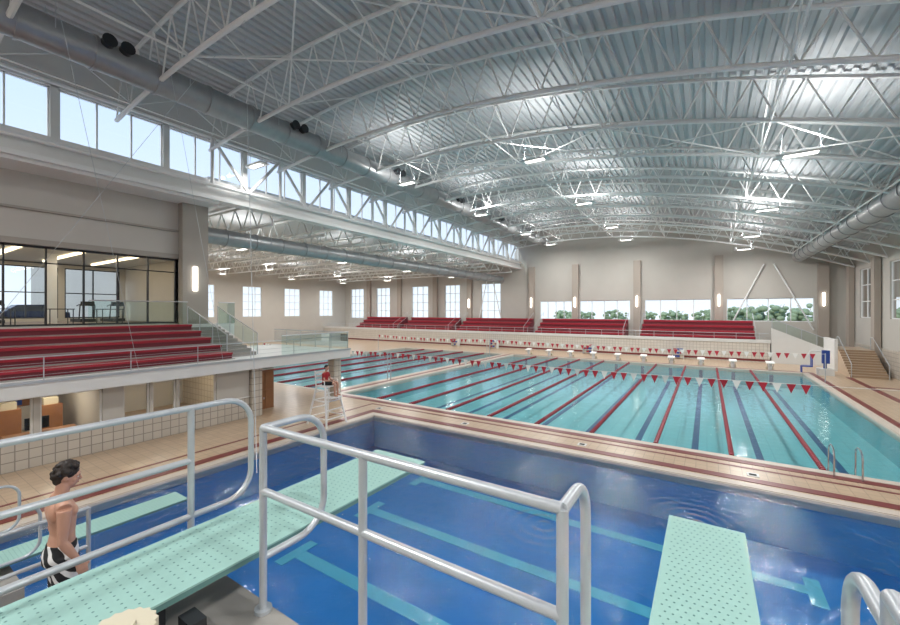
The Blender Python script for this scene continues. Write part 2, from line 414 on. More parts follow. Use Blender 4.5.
# ---------------------------------------------------------------- lamps
def lamp(X,Y,Z,power=150,up=150):
    e=empty('pendant_lamp',(X,Y,Z))
    mb=MB()
    mb.box(-0.75,0.75,-0.2,0.2,0.02,0.12,WHITE); mb.box(-0.5,0.5,-0.14,0.14,0.0,0.02,LAMP)
    mb.quad((-0.75,-0.2,0.12),(0.75,-0.2,0.12),(0.8,-0.34,0.04),(-0.8,-0.34,0.04),WHITE); mb.quad((-0.75,0.2,0.12),(0.75,0.2,0.12),(0.8,0.34,0.04),(-0.8,0.34,0.04),WHITE)
    top=zb(X)-Z if X>XL else 10.3-Z
    for sx in (-0.6,0.6): mb.tube((sx,0,0.12),(sx*0.9,0,max(0.4,top)),0.012,STEEL,6)
    mb.build('housing',parent=e)
    for nm,rx,z,pw in (('lens_light',0,-0.03,power),('uplight',math.pi,0.2,up)):
        if pw<=0: continue
        l=bpy.data.lights.new(nm,'AREA'); l.shape='RECTANGLE'; l.size=1.3; l.size_y=0.3; l.energy=pw; l.color=(1,0.985,0.96)
        o=bpy.data.objects.new(nm,l); scene.collection.objects.link(o); o.parent=e; o.location=(0,0,z); o.rotation_euler=(rx,0,0)
for Y in (-4,20,30,40,48):
    for X in (3.0,-7.6,-16.2): lamp(X,Y,zb(X)-0.9,460,140)
for X,Y,p in ((-21.0,12.7,90),(-7.6,-1.5,430),(5.2,8,380),(5.2,2,380)): lamp(X,Y,zb(X)-0.7,p,120 if X>-20 else 0)
for Y in (17,27,37,47):
    for X in (-30,-42,-52): lamp(X,Y,9.6,370,120)
# ---------------------------------------------------------------- back bleachers and stand
mb=MB(); mb.box(XFAR,5.0,47.9,48.1,0,1.85,TILEB); mb.box(XFAR,5.0,48.1,YB,1.6,1.85,LIGHTW); mb.box(XFAR,5.05,47.8,48.15,1.85,2.15,LIGHTW); mb.box(XFAR,5.0,47.88,47.9,0.1,0.3,REDT)
mb.build('wall_stand_front')
def bleacher(x0,x1):
    mb=MB()
    for i in range(4):
        y=48.7+i*0.9; z=1.87+i*0.5
        mb.box(x0,x1,y,y+0.9,1.87,z+0.05,REDD); mb.box(x0,x1,y+0.35,y+0.9,z+0.05,z+0.42,REDD)
        mb.box(x0,x1,y+0.3,y+0.93,z+0.42,z+0.50,RED); mb.box(x0,x1,y+0.28,y+0.3,z+0.3,z+0.50,RED)
    for x in (x0,x1):
        mb.path([(x,48.6,1.87),(x,48.6,2.9),(x,52.2,4.7),(x,52.2,4.2)],0.025,STEEL,8)
    mb.build('bleacher')
for a,b in ((-6.3,4.0),(-18.6,-8.0),(-30.5,-20),(-41,-31.7),(-51,-42.2)): bleacher(a,b)
mb=MB()
x=XFAR+1
while x<5: mb.tube((x,48.0,2.1),(x,48.0,2.75),0.02,STEEL,6); x+=1.8
mb.tube((XFAR+1,48.0,2.75),(4.9,48.0,2.75),0.025,STEEL,6); mb.tube((XFAR+1,48.0,2.45),(4.9,48.0,2.45),0.012,STEEL,6)
mb.build('stand_railing')
mb=MB()
mb.add([(5.1,47.8,0),(9.4,47.8,0),(9.4,47.8,1.3),(5.1,47.8,3.3),(5.1,48.1,0),(9.4,48.1,0),(9.4,48.1,1.3),(5.1,48.1,3.3)],[(0,1,2,3),(7,6,5,4),(3,2,6,7),(1,5,6,2),(0,3,7,4)],LIGHTW)
for i in range(13):
    x=5.1+i*0.31; z=2.0-i*0.145; mb.box(x,x+0.31,48.1,50,0,z,CONC)
mb.quad((5.1,47.95,3.3),(9.4,47.95,1.3),(9.4,47.95,2.2),(5.1,47.95,4.2),GREENG); mb.tube((5.1,47.95,4.2),(9.4,47.95,2.2),0.04,STEEL)
for i in range(5):
    t=i/4; x=5.15+4.2*t; z=3.28-1.95*t; mb.tube((x,47.95,z),(x,47.95,z+0.9),0.03,STEEL,8)
mb.path([(9.4,47.95,2.2),(9.8,47.95,2.0),(9.8,47.95,0)],0.03,STEEL,8,fil=.1)
mb.build('stand_staircase')
mb=MB()
for i in range(11): mb.box(8.9,10.95,40.8+i*0.3,44.1,0.165*i,0.165*(i+1),DECK)
mb.box(8.9,10.95,44.1,47.7,0,1.815,DECK); mb.box(8.7,8.9,44.1,47.7,0,2.6,LIGHTW)
for x in (8.95,10.9): mb.path([(x,40.7,0.0),(x,40.7,1.0),(x,44.1,2.8),(x,44.6,2.8),(x,44.6,1.8)],0.025,STEEL,8,fil=0.1)
mb.build('deck_staircase')
# ---------------------------------------------------------------- left building
XG=-24.0
mb=MB()
holed(mb,'x',XG-0.3,XG,YF,11.2,2.7,10.95,[(YF+0.5,10.1,4.25,7.7)],WALLM)
mb.box(XG-0.02,XG+0.12,YF,11.2,9.15,9.25,WALLD)
mb.box(XG,XG+0.1,YF,10.1,7.7,7.95,WALLD)
mb.box(XG-0.4,XG+0.5,10.1,11.4,2.72,10.95,WALLD)
mb.box(XG,XL+0.1,YF,11.4,10.7,10.9,LIGHTW)
mb.build('wall_left')
mb=MB(); mb.box(XG+0.5,XG+0.62,10.6,10.8,6.0,7.3,LAMP); mb.build('wall_sconce')
mb=MB(); mb.box(XFAR,-34.4,11.0,11.35,0,12.0,WALLM); mb.box(-34.4,XG-0.3,11.0,11.35,0,12,WALLM); mb.build('wall_left_return')
mb=MB(); y=-7.5
while y<10.2:
    mb.box(XG-0.2,XG-0.08,y-0.03,y+0.03,4.25,7.7,DARK); y+=1.25
mb.box(XG-0.2,XG-0.08,-7.5,10.1,4.25,4.33,DARK); mb.box(XG-0.2,XG-0.08,-7.5,10.1,7.6,7.7,DARK); mb.box(XG-0.2,XG-0.08,-7.5,10.1,6.95,7.0,DARK)
mb.quad((XG-0.14,-7.5,4.3),(XG-0.14,10.1,4.3),(XG-0.14,10.1,7.7),(XG-0.14,-7.5,7.7),GLASS)
mb.build('window_80')
mb=MB(); mb.box(-34,XG-0.3,YF,11,4.0,4.25,CARPET); mb.build('floor_lobby')
mb=MB(); mb.box(-34,XG-0.3,YF,11,7.9,8.0,LIGHTW)
mb.build('ceiling_lobby')
lh=[(-7.6+3.1*i,-4.8+3.1*i,4.45,7.6) for i in range(6)]
mb=MB(); holed(mb,'x',-34.2,-34,YF,11,4.25,7.9,lh,WALLM); mb.box(-34,XG-0.3,YF-0.1,YF,4.25,7.9,WALLD)
# window band in the lobby end wall, seen through the glazing
mb.build('wall_lobby')
for i,h in enumerate(lh): window('window_%d'%(90+i),'x',-34.1,h[0],h[1],h[2],h[3],2,2,fm=DARK)
mb=MB()
for i in range(8):
    mb.box(-33,-24.8,-6.5+i*2.2,-6.35+i*2.2,7.8,7.88,LAMPW)
mb.build('lobby_ceiling_light')
for y in (-3,2,7):
    l=bpy.data.lights.new('lobby_downlight','AREA'); l.shape='RECTANGLE'; l.size=7; l.size_y=0.3; l.energy=110; l.color=(1,.86,.68)
    o=bpy.data.objects.new('lobby_downlight',l); scene.collection.objects.link(o); o.location=(-29,y,7.75)
mb=MB()
for i in range(3): mb.box(-29.2,-28.8,-4+i*5,-3.6+i*5,4.25,7.9,LIGHTW)
mb.build('lobby_column')
def treadmill(x,y):
    mb=MB(); mb.box(x-0.9,x+0.9,y-0.35,y+0.35,4.27,4.45,DARK)
    for s in (-0.33,0.33): mb.path([(x+0.6,y+s,4.4),(x+0.8,y+s,5.3),(x+0.2,y+s,5.2)],0.03,DARK,8,fil=0.1)
    mb.box(x+0.72,x+0.84,y-0.3,y+0.3,5.2,5.45,BLACK); mb.build('treadmill')
for y in (3.0,4.4,8.0,9.4): treadmill(-31.0,y)
def desk(x,y):
    mb=MB(); z=4.25
    for a in (-0.4,0.4):
        for b in (-0.4,0.4): mb.tube((x+a,y+b,z),(x+a,y+b,z+0.72),0.02,DARK,6)
    mb.box(x-0.45,x+0.45,y-0.45,y+0.45,z+0.72,z+0.76,DARK); mb.build('cafe_table')
for i in range(4): desk(-25.8,2.0+i*1.9)
# balcony
mb=MB(); mb.box(XG,-17.0,YF,15.9,2.3,2.72,LIGHTW); mb.box(-17.02,-16.95,YF,15.9,2.72,2.8,STEEL); mb.build('balcony_slab')
mb=MB()
for i in range(5):
    x=-18.0-i*0.95; z=2.72+i*0.3
    mb.box(max(x-0.95,-22.6),x,YF+0.1,9.9,2.72,z+0.02,CONC)
    mb.box(x-0.75,x-0.3,YF+0.1,9.9,z+0.02,z+0.2,REDD); mb.box(x-0.8,x-0.22,YF+0.1,9.9,z+0.2,z+0.30,RED)
    mb.box(x-0.32,x-0.28,YF+0.1,9.9,z+0.02,z+0.22,REDD)
mb.build('bleacher')
mb=MB(); mb.box(XG+.5,-22.65,YF+0.1,12.4,2.72,4.2,LIGHTW)
for i in range(9): mb.box(-22.6+0.42*i,-22.6+0.42*(i+1),10.0,11.4,2.72,4.05-0.145*i,CONC)
mb.build('balcony_stairs')
mb=MB()
y=YF+0.5
while y<15.9: mb.tube((-17.1,y,2.72),(-17.1,y,3.5),0.014,STEEL,6); y+=2.2
mb.tube((-17.1,YF+.1,3.5),(-17.1,15.8,3.5),0.018,STEEL,8)
for zz in (2.95,3.13,3.31): mb.tube((-17.1,YF+.1,zz),(-17.1,15.8,zz),0.005,STEEL,5)
mb.tube((-17.1,15.8,3.7),(-24,15.8,3.7),0.028,STEEL)
x=-17.1
while x>-24: mb.tube((x,15.8,2.72),(x,15.8,3.7),0.022,STEEL,6); x-=1.4
mb.quad((-17.1,15.8,2.85),(-24,15.8,2.85),(-24,15.8,3.6),(-17.1,15.8,3.6),GREENG)
mb.quad((-17.06,11.6,2.8),(-17.06,15.8,2.8),(-17.06,15.8,3.7),(-17.06,11.6,3.7),GREENG); mb.tube((-17.06,11.6,3.72),(-17.06,15.8,3.72),0.025,STEEL)
mb.build('balcony_railing')
mb=MB()
mb.quad((-22.6,6.0,4.2),(-22.6,9.9,4.2),(-22.6,9.9,5.35),(-22.6,6.0,5.35),GREENG)
mb.quad((-22.6,11.5,4.2),(-22.6,12.4,4.2),(-22.6,12.4,5.35),(-22.6,11.5,5.35),GREENG)
mb.quad((-22.6,12.4,4.2),(-23.4,12.4,4.2),(-23.4,12.4,5.35),(-22.6,12.4,5.35),GREENG)
for yy in (9.95,11.45):
    mb.quad((-22.6,yy,4.2),(-18.8,yy,2.9),(-18.8,yy,3.75),(-22.6,yy,5.1),GREENG)
    mb.path([(-22.6,yy,5.15),(-18.8,yy,3.8),(-18.8,yy,2.75)],0.025,STEEL,8)
    for t in (0,0.33,0.66): mb.tube((-22.6+3.8*t,yy,4.1-1.3*t),(-22.6+3.8*t,yy,5.15-1.35*t),0.02,STEEL,6)
mb.tube((-22.6,6,5.37),(-22.6,9.95,5.37),0.025,STEEL); mb.tube((-22.6,11.5,5.37),(-22.6,12.4,5.37),0.025,STEEL)
mb.build('glass_guardrail')
# lower wall below balcony
XW=-17.75
holes=[(-7,-4.2,0.95,2.2),(-4,-1.2,0.95,2.2),(-1.0,1.2,0.95,2.2),(1.35,3.4,0.95,2.2),(3.55,5.1,0.95,2.2),(5.7,6.5,0.95,2.2),(6.6,7.4,0.95,2.2),(7.5,8.95,0.95,2.2)]
mb=MB(); holed(mb,'x',XW-0.25,XW,YF,10.4,0,0.95,[],TILEW); holed(mb,'x',XW-0.25,XW,YF,10.4,0.95,2.3,holes,WALLM)
mb.box(XW-0.26,XW+0.03,YF,10.43,0.93,0.98,LIGHTW)
mb.build('wall_left_lower')
mb=MB(); mb.box(-24,XW-0.25,10.15,10.4,0,2.3,TILEB); mb.box(-23.8,-23.6,YF,10.15,0,2.3,LIGHTW); mb.box(-23.6,XW-0.3,YF,YF+0.1,0,2.3,WALLM); mb.box(-23.6,XW-0.3,5.25,5.35,0,2.3,WALLM); mb.build('wall_office')
for i,h in enumerate(holes): window('window_%d'%(110+i),'x',XW-0.12,h[0],h[1],h[2],h[3],1,1,fm=LIGHTW,fw=0.05)
mb=MB()
for y in (-3,1,4.2,7,9): mb.box(-21,-20.2,y-0.5,y+0.5,2.24,2.29,LAMPW)
mb.build('office_ceiling_light')
for y in (1.5,4.2,7.5):
    l=bpy.data.lights.new('office_downlight','AREA'); l.shape='RECTANGLE'; l.size=2; l.size_y=1; l.energy=26; l.color=(1,.90,.76)
    o=bpy.data.objects.new('office_downlight',l); scene.collection.objects.link(o); o.location=(-20,y,2.2)
mb=MB()
mb.box(-19.6,-18.8,3.0,4.8,0.7,0.75,WOOD)
for a in(-19.55,-18.85):
    for b in (3.05,4.75): mb.tube((a,b,0),(a,b,0.7),0.025,DARK,6)
mb.box(-19.4,-19.35,3.5,4.1,0.85,1.25,BLACK); mb.box(-19.45,-19.3,3.7,3.9,0.75,0.85,BLACK)
mb.build('office_desk')
mb=MB(); mb.box(-23.59,-23.55,3.4,5.0,1.0,1.9,WOOD)
random.seed(8)
for i in range(12):
    a=3.45+random.random()*1.2; z=1.05+random.random()*.5; mb.box(-23.55,-23.54,a,a+.25,z,z+.3,random.choice([CREAM,LIGHTW,RED,BLUEP]))
mb.build('notice_board')
mb=MB()
for i in range(3): mb.box(-21.5,-20.9,2.0+i*1.1,2.6+i*1.1,0,1.35,WOOD); mb.box(-21.3,-21.0,2.1+i*1.1,2.5+i*1.1,1.35,1.6,CREAM)
mb.build('filing_cabinets')
mb=MB()
for y in (10.7,15.5): mb.box(-18.1,-17.6,y-0.25,y+0.25,0,2.3,TILEW)
mb.build('balcony_column')
mb=MB()
mb.box(-19.3,-18.6,11.2,12.2,0,1.95,WOOD)
for z in (0.1,1.0): 
    mb.box(-18.6,-18.57,11.25,11.68,z,z+0.85,WOOD); mb.box(-18.6,-18.57,11.72,12.15,z,z+0.85,WOOD)
mb.box(-18.57,-18.55,11.62,11.66,0.5,0.6,STEEL); mb.box(-19.35,-18.55,11.15,12.25,1.95,2.0,LIGHTW)
mb.build('storage_cabinet')
# ---------------------------------------------------------------- lane ropes, flags, blocks
def lane_rope(x,y0,y1):
    mb=MB(); pts=[];rad=[]; y=y0; 
    while y<y1:
        pts+= [(x,y,-0.05),(x,y+0.01,-0.05),(x,y+0.11,-0.05),(x,y+0.12,-0.05)]; rad+=[0.02,0.08,0.08,0.02]; y+=0.16
    mb.rings(pts,rad,ROPE,8); mb.build('lane_rope',smooth=False)
for x in rope_x: lane_rope(x,LP[2]+0.1,LP[3]-0.2)
for i in range(4): lane_rope(-22.0-i*2.9,TP[2]+0.1,TP[3]-0.2)
def pennants(y,x0,x1,z=1.95,sag=0.15,xe=None):
    mb=MB(); xe=xe or x1; n=int((xe-x0)/0.46)
    L=lambda x: z-sag*math.sin(math.pi*(x-x0)/(x1-x0))
    mb.rings([(x0+(x1-x0)*i/30,y,L(x0+(x1-x0)*i/30)) for i in range(31)],0.010,FLAGW,5)
    for i in range(n):
        x=x0+0.46*i+0.05; m=FLAGR if i%3!=1 else FLAGW; t=random.uniform(-0.05,0.05)
        mb.add([(x,y,L(x)),(x+0.32,y,L(x+0.32)),(x+0.16,y+t,L(x)-0.40)],[(0,1,2)],m)
    for xx in (x0,x1): mb.tube((xx,y,0.0),(xx,y,z+0.05),0.03,STEEL,8)
    mb.build('backstroke_flags')
pennants(21.5,-18.9,6.8,xe=3.7); pennants(36.8,-18.9,6.8); pennants(21.5,-34.4,-19.2); pennants(36.8,-34.4,-19.2)
def block(x,y,s=1):
    mb=MB(); mb.box(x-0.12,x+0.12,y+0.3,y+0.55,0,0.55,LIGHTW)
    mb.add([(x-0.28,y,0.62),(x+0.28,y,0.62),(x+0.28,y+0.7,0.72),(x-0.28,y+0.7,0.72),(x-0.28,y,0.56),(x+0.28,y,0.56),(x+0.28,y+0.7,0.66),(x-0.28,y+0.7,0.66)],[(0,1,2,3),(7,6,5,4),(0,4,5,1),(1,5,6,2),(2,6,7,3),(3,7,4,0)],FLAGW)
    mb.path([(x-0.2,y+0.1,0.58),(x-0.2,y-0.02,0.35),(x+0.2,y-0.02,0.35),(x+0.2,y+0.1,0.58)],0.015,CHROME,8,fil=0.05)
    mb.box(x-0.25,x+0.25,y+0.72,y+0.9,0,0.25,CREAM)
    mb.build('starting_block')
for x in xs: block(x,LP[3]+0.35)
mb=MB()
for x in (3.15,3.75):
    mb.path([(x,16.0,0.0),(x,16.0,0.85),(x,16.65,0.85),(x,16.7,-1.0)],0.024,CHROME,10,fil=0.28)
for z in (-0.3,-0.6,-0.9): mb.box(3.15,3.75,16.62,16.75,z-0.02,z,CHROME)
mb.build('pool_ladder')
# pool lift
mb=MB(); X,Y=7.6,41.2
mb.box(X-0.45,X+0.45,Y-0.45,Y+0.45,0,0.5,LIGHTW); mb.tube((X,Y,0.5),(X,Y,1.9),0.1,BLUEP,14); mb.box(X-.22,X+.22,Y-.3,Y-.08,.9,1.9,BLUEP)
mb.path([(X,Y,1.8),(X-0.9,Y-0.3,1.85),(X-1.1,Y-0.3,1.2)],0.05,LIGHTW,8,fil=0.15)
mb.box(X-1.4,X-0.8,Y-0.6,Y,0.6,0.68,BLUEP); mb.box(X-0.86,X-0.8,Y-0.6,Y,0.68,1.55,BLUEP); mb.box(X-1.46,X-1.4,Y-0.55,Y-.05,0.15,0.64,BLUEP)
mb.build('pool_lift')
def kickboards(x,y):
    mb=MB()
    for a in (0,1.0): mb.box(x+a-.02,x+a+.02,y,y+.6,0,1.0,LIGHTW)
    for z in (.15,.5,.85):
        mb.box(x,x+1,y,y+.6,z,z+.03,LIGHTW)
        for k in range(3): mb.box(x+.08+.3*k,x+.33+.3*k,y+.05,y+.5,z+.03,z+.2,random.choice([BLUEP,RED,CREAM]))
    mb.build('kickboard_rack')
for x in (-12,-3,-24,-30): kickboards(x,46.8)
mb=MB()
for y in (33.0,):
    mb.box(10.2,10.9,y,y+1.6,0.42,0.48,LIGHTW)
    for a in (10.25,10.85):
        for b in (y+.05,y+1.55): mb.tube((a,b,0),(a,b,.42),.025,STEEL,8)
    mb.box(10.86,10.9,y,y+1.6,.48,.9,LIGHTW)
mb.build('deck_bench')
# ---------------------------------------------------------------- dive tower & boards
R=0.022
mb=MB(); mb.box(-3.5,1.0,-6,1.45,2.88,3.1,CONC); mb.box(-3.3,-2.0,-5,-1.5,0,2.88,CONC); mb.box(-0.6,0.8,-5,-1.5,0,2.88,CONC); mb.build('diving_platform')
def board(name,x0,x1,y0,y1,z,t=0.05):
    mb=MB()
    mb.box(x0,x1,y0,y1,z-0.012,z,BOARD); mb.box(x0+0.01,x1-0.01,y0,y1-0.01,z-t,z-0.012,BOARDD)
    nx=11; ny=int((y1-y0)/0.05)
    for j in range(ny):
        yy=y0+0.05+j*0.05
        if yy>y1-0.06: break
        for i in range(nx):
            xx=x0+(x1-x0)*(0.07+0.86*(i+0.25+(0.5 if j%2 else 0))/nx)
            r=0.0065
            mb.add([(xx+r*math.cos(a),yy+r*math.sin(a),z+0.0015) for a in [k*math.pi/3 for k in range(6)]],[(0,1,2,3,4,5)],BOARDD)
    return mb
mb=board('',-3.0,-2.36,-1.6,3.2,3.4); mb.box(-2.9,-2.4,0.72,0.95,3.1,3.35,DARK); mb.build('springboard')
mb=board('',-0.25,0.23,-1.3,3.56,3.3); mb.box(-0.2,0.2,0.7,0.95,3.1,3.25,DARK); mb.build('springboard')
mb=board('',-9.4,-8.85,-1.0,3.9,1.1); mb.box(-9.3,-8.95,0.6,0.85,0.9,1.05,DARK); mb.build('springboard')
mb=MB(); cx,cy,cz=-2.22,0.70,3.44; N=36
vs=[];fs=[]
for k in range(N):
    a=2*math.pi*k/N; r=0.140 if k%2 else 0.128
    vs+=[(cx+r*math.cos(a)*1,cy+r*math.sin(a),cz-0.025),(cx+r*math.cos(a),cy+r*math.sin(a),cz+0.025)]
for k in range(N):
    k2=(k+1)%N; fs.append((2*k,2*k2,2*k2+1,2*k+1))
fs.append(tuple(2*k+1 for k in range(N))); fs.append(tuple(2*k for k in reversed(range(N))))
mb.add(vs,fs,CREAM); mb.tube((cx,cy,3.1),(cx,cy,cz+0.04),0.04,CREAM,12); mb.tube((cx,cy,cz+0.025),(cx,cy,cz+0.045),0.055,CREAM,16)
mb.box(-2.33,-2.20,0.98,1.06,3.1,3.3,DARK)
mb.build('fulcrum_wheel')
def loop(mb,X,yp,yf,zt_,zl):
    mb.path([(X,yp,zt_),(X,yf,zt_),(X,yf,zl),(X,yp,zl)],R,STEEL,12,fil=0.2)
ZT,ZM,ZL,ZF=4.2,3.82,3.42,3.1
mb=MB()
for z in (ZT,ZM): mb.tube((-2.24,1.4,z),(-0.43,1.4,z),R,STEEL,12)
for x in (-2.24,-1.41,-0.43):
    mb.tube((x,1.4,ZF),(x,1.4,ZT),R,STEEL,12); mb.tube((x,1.4,ZF),(x,1.4,ZF+0.02),0.05,STEEL,14)
loop(mb,-2.24,1.4,1.85,ZT,ZL); loop(mb,-0.43,1.4,1.72,ZT,ZL)
mb.build('guard_rail',smooth=True)
mb=MB(); X=-3.13
for z in (ZT,ZM,ZL): mb.tube((X,-3,z),(X,1.4,z),R,STEEL,12)
for y in (1.4,-0.4,-2.2): mb.tube((X,y,ZF),(X,y,ZT),R,STEEL,12)
loop(mb,X,1.4,1.85,ZT,ZL); mb.build('guard_rail',smooth=True)
mb=MB(); X=0.38
for z in (ZT,ZM,ZL): mb.tube((X,0.9,z),(X,1.4,z),R,STEEL,12)
for y in (1.4,): mb.tube((X,y,ZF),(X,y,ZT),R,STEEL,12)
loop(mb,X,1.4,1.74,ZT-0.08,ZL); mb.build('guard_rail',smooth=True)
mb=MB(); mb.box(-9.9,-8.3,-4,1.5,0,0.9,CONC)
mb.build('low_board_stand')
mb=MB()
for X in (-9.75,-8.5):
    for z in (2.0,1.6): mb.tube((X,-3,z),(X,1.2,z),R,STEEL,10)
    for y in (1.2,-1): mb.tube((X,y,0.9),(X,y,2.0),R,STEEL,10)
    loop(mb,X,1.2,1.7,2.0,1.25)
mb.build('low_board_rail',smooth=True)
mb=MB(); mb.box(-6.3,-4.6,-2.5,1.75,1.38,1.60,CONC); mb.box(-6.1,-4.8,-2.5,0.9,0,1.38,CONC); mb.build('access_platform')
mb=MB()
mb.tube((-6.2,-2,2.55),(-6.2,1.65,2.55),R,STEEL,10); mb.tube((-6.2,1.65,1.6),(-6.2,1.65,2.55),R,STEEL,10); mb.tube((-6.2,-2,2.1),(-6.2,1.65,2.1),R,STEEL,10)
mb.path([(-4.9,1.6,1.6),(-4.9,1.6,2.4),(-4.9,2.0,2.4),(-4.9,2.0,1.95),(-4.9,1.6,1.95)],R,STEEL,10,fil=.12)
mb.build('access_rail',smooth=True)
mb=MB()
for a,b in (((-12,6.9,13.9),(-5.6,3.4,2.5)),((-14,2.9,14.0),(-17.3,6.0,2.75)),((-17,6.9,13.9),(-17.3,9.0,2.75)),((-12,6.9,13.9),(-17.3,1.5,2.75))):
    mb.tube(a,b,0.006,STEEL,5)
mb.build('spotting_rig_cable')
# ---------------------------------------------------------------- people
def remesh(o,vox,it=4,f=0.6):
    r=o.modifiers.new('fuse','REMESH'); r.mode='VOXEL'; r.voxel_size=vox; r.use_smooth_shade=True
    s=o.modifiers.new('soft','SMOOTH'); s.iterations=it; s.factor=f
def hand(mb,w,d,side,curl,m):
    w=Vector(w); d=Vector(d).normalized(); cu=Vector(curl).normalized(); sd=Vector(side).normalized()
    for k in range(-3,4): mb.tube(w+sd*k*0.008,w+d*0.085+sd*k*0.011,0.013,m,8,0.012)
    for i,(off,ln) in enumerate(((-0.032,0.072),(-0.011,0.082),(0.011,0.077),(0.033,0.06))):
        p0=w+d*0.075+sd*off; p1=p0+d*ln*0.5+cu*0.006; p2=p1+(d*0.8+cu*0.55).normalized()*ln*0.32; p3=p2+(d*0.4+cu*0.9).normalized()*ln*0.25
        mb.rings([p0,p1,p2,p3],[0.0095,0.009,0.008,0.006],m,8)
    q0=w+d*0.025-sd*0.028; q1=q0+(d*0.6-sd*0.7+cu*0.3).normalized()*0.04; q2=q1+(d+cu*0.4).normalized()*0.03
    mb.rings([q0,q1,q2],[0.013,0.011,0.008],m,8)
def head(mb,c,fwd,m):
    c=Vector(c); f=Vector(fwd).normalized(); x=f.cross(Vector((0,0,1))).normalized(); u=x.cross(f).normalized()
    R3=Matrix((x,f,u)).transposed()
    P=lambda a,b,d: c+x*a+f*b+u*d
    mb.ell(c,(0.074,0.094,0.098),m,20,14,R3)
    mb.ell(P(0,0.035,-0.055),(0.055,0.058,0.062),m,16,12,R3)
    mb.ell(P(0,0.062,-0.098),(0.026,0.022,0.018),m,12,8,R3)
    mb.ell(P(0,0.075,0.015),(0.055,0.022,0.014),m,12,8,R3)
    mb.rings([P(0,0.088,0.008),P(0,0.112,-0.028),P(0,0.095,-0.038)],[0.008,0.014,0.009],m,8)
    mb.ell(P(0,0.088,-0.064),(0.024,0.012,0.010),m,12,8,R3)
    for s in(-1,1): mb.ell(P(s*0.078,-0.008,-0.012),(0.009,0.018,0.032),m,10,8,R3); mb.ell(P(s*0.04,0.065,-0.03),(0.024,0.02,0.02),m,10,8,R3)
    return P,R3
def face(P,R3,e):
    mb=MB()
    for s in(-1,1):
        mb.ell(P(s*0.030,0.080,-0.003),(0.013,0.010,0.007),EYEW,10,8,R3); mb.ell(P(s*0.030,0.0885,-0.003),(0.006,0.003,0.006),HAIR,8,6,R3)
        mb.ell(P(s*0.031,0.090,0.017),(0.019,0.005,0.004),HAIR,8,6,R3)
    mb.ell(P(0,0.098,-0.064),(0.021,0.004,0.006),mat('lips',rgb(160,90,82),0.5),10,6,R3)
    mb.build('face_features',parent=e,smooth=True)
e=empty('swimmer',(-5.35,1.22,1.605),math.radians(-4))
mb=MB()
mb.loft([(0,0,.86,.14,.10),(0,-.005,.94,.158,.118),(0,0,1.04,.138,.10),(0,.008,1.12,.130,.092),(0,.008,1.22,.146,.10),(0,.0,1.31,.165,.112),(0,-.008,1.38,.165,.105),(0,-.012,1.43,.135,.085),(0,-.008,1.465,.085,.068),(0,.0,1.50,.058,.058),(0,.018,1.60,.055,.058)],SKIN,24)
for s in(-1,1):
    mb.ell((s*.075,-.065,1.35),(.07,.045,.10),SKIN); mb.ell((s*.075,.075,1.33),(.075,.035,.055),SKIN)
    mb.rings([(s*.06,-.01,1.465),(s*.13,-.012,1.435),(s*.185,-.01,1.40)],[.045,.055,.06],SKIN,12)
    sh=Vector((s*.192,-.01,1.39)); el=Vector((s*.225,-.03,1.10)); wr=Vector((s*.235,.09,.865))
    mb.rings([sh,sh.lerp(el,.35),sh.lerp(el,.8),el,el.lerp(wr,.25),el.lerp(wr,.7),wr],[.058,.050,.041,.038,.041,.031,.025],SKIN,14)
    hand(mb,wr,Vector((0,.25,-1)),(0,-.97,-.25),(-s,.1,0),SKIN)
    mb.rings([(s*.088,0,.92),(s*.098,.01,.75),(s*.10,.012,.55),(s*.10,.015,.49),(s*.102,-.01,.38),(s*.10,-.01,.28),(s*.10,-.008,.14),(s*.10,-.005,.07)],[.092,.082,.062,.056,.058,.054,.037,.035],SKIN,16)
    mb.ell((s*.085,-.06,.90),(.075,.065,.08),SKIN)
    mb.rings([(s*.10,-.03,.045),(s*.105,.06,.045),(s*.11,.15,.025),(s*.112,.185,.02)],[.042,.04,.03,.018],SKIN,12)
P,R3=head(mb,(0,.045,1.665),(.25,1,-.28),SKIN)
o=mb.build('body',parent=e); remesh(o,.0075)
face(P,R3,e)
mb=MB(); mb.ell(P(0,-.018,.026),(.086,.10,.092),HAIR,20,14,R3); mb.ell(P(0,-.05,-.035),(.066,.055,.07),HAIR,16,10,R3)
random.seed(5)
for i in range(130):
    a=random.uniform(0,2*math.pi); ph=random.uniform(-.8,1.5)
    b=.098*math.cos(ph)*math.sin(a)
    if b>0.03 and ph<0.7: continue
    if ph<-.2 and b>-.02: continue
    q=P(.088*math.cos(ph)*math.cos(a),-.016+b*1.04,.022+.10*math.sin(ph)); r=random.uniform(.014,.028); mb.ell(q,(r,r,r),HAIR,8,6)
o=mb.build('hair',parent=e); remesh(o,.006,1,.4)
ms=bpy.data.materials.new('board_shorts'); ms.use_nodes=True; nt=ms.node_tree; b=nt.nodes['Principled BSDF']; b.inputs['Roughness'].default_value=.8
tc=nt.nodes.new('ShaderNodeTexCoord'); wv=nt.nodes.new('ShaderNodeTexWave'); wv.bands_direction='DIAGONAL'; wv.inputs['Scale'].default_value=4.2; wv.inputs['Distortion'].default_value=2.5
cr=nt.nodes.new('ShaderNodeValToRGB'); cr.color_ramp.interpolation='CONSTANT'; cr.color_ramp.elements[0].color=(.012,.012,.015,1); cr.color_ramp.elements[1].position=.72; cr.color_ramp.elements[1].color=(.7,.7,.7,1)
nt.links.new(tc.outputs['Object'],wv.inputs['Vector']); nt.links.new(wv.outputs['Fac'],cr.inputs[0]); nt.links.new(cr.outputs[0],b.inputs['Base Color'])
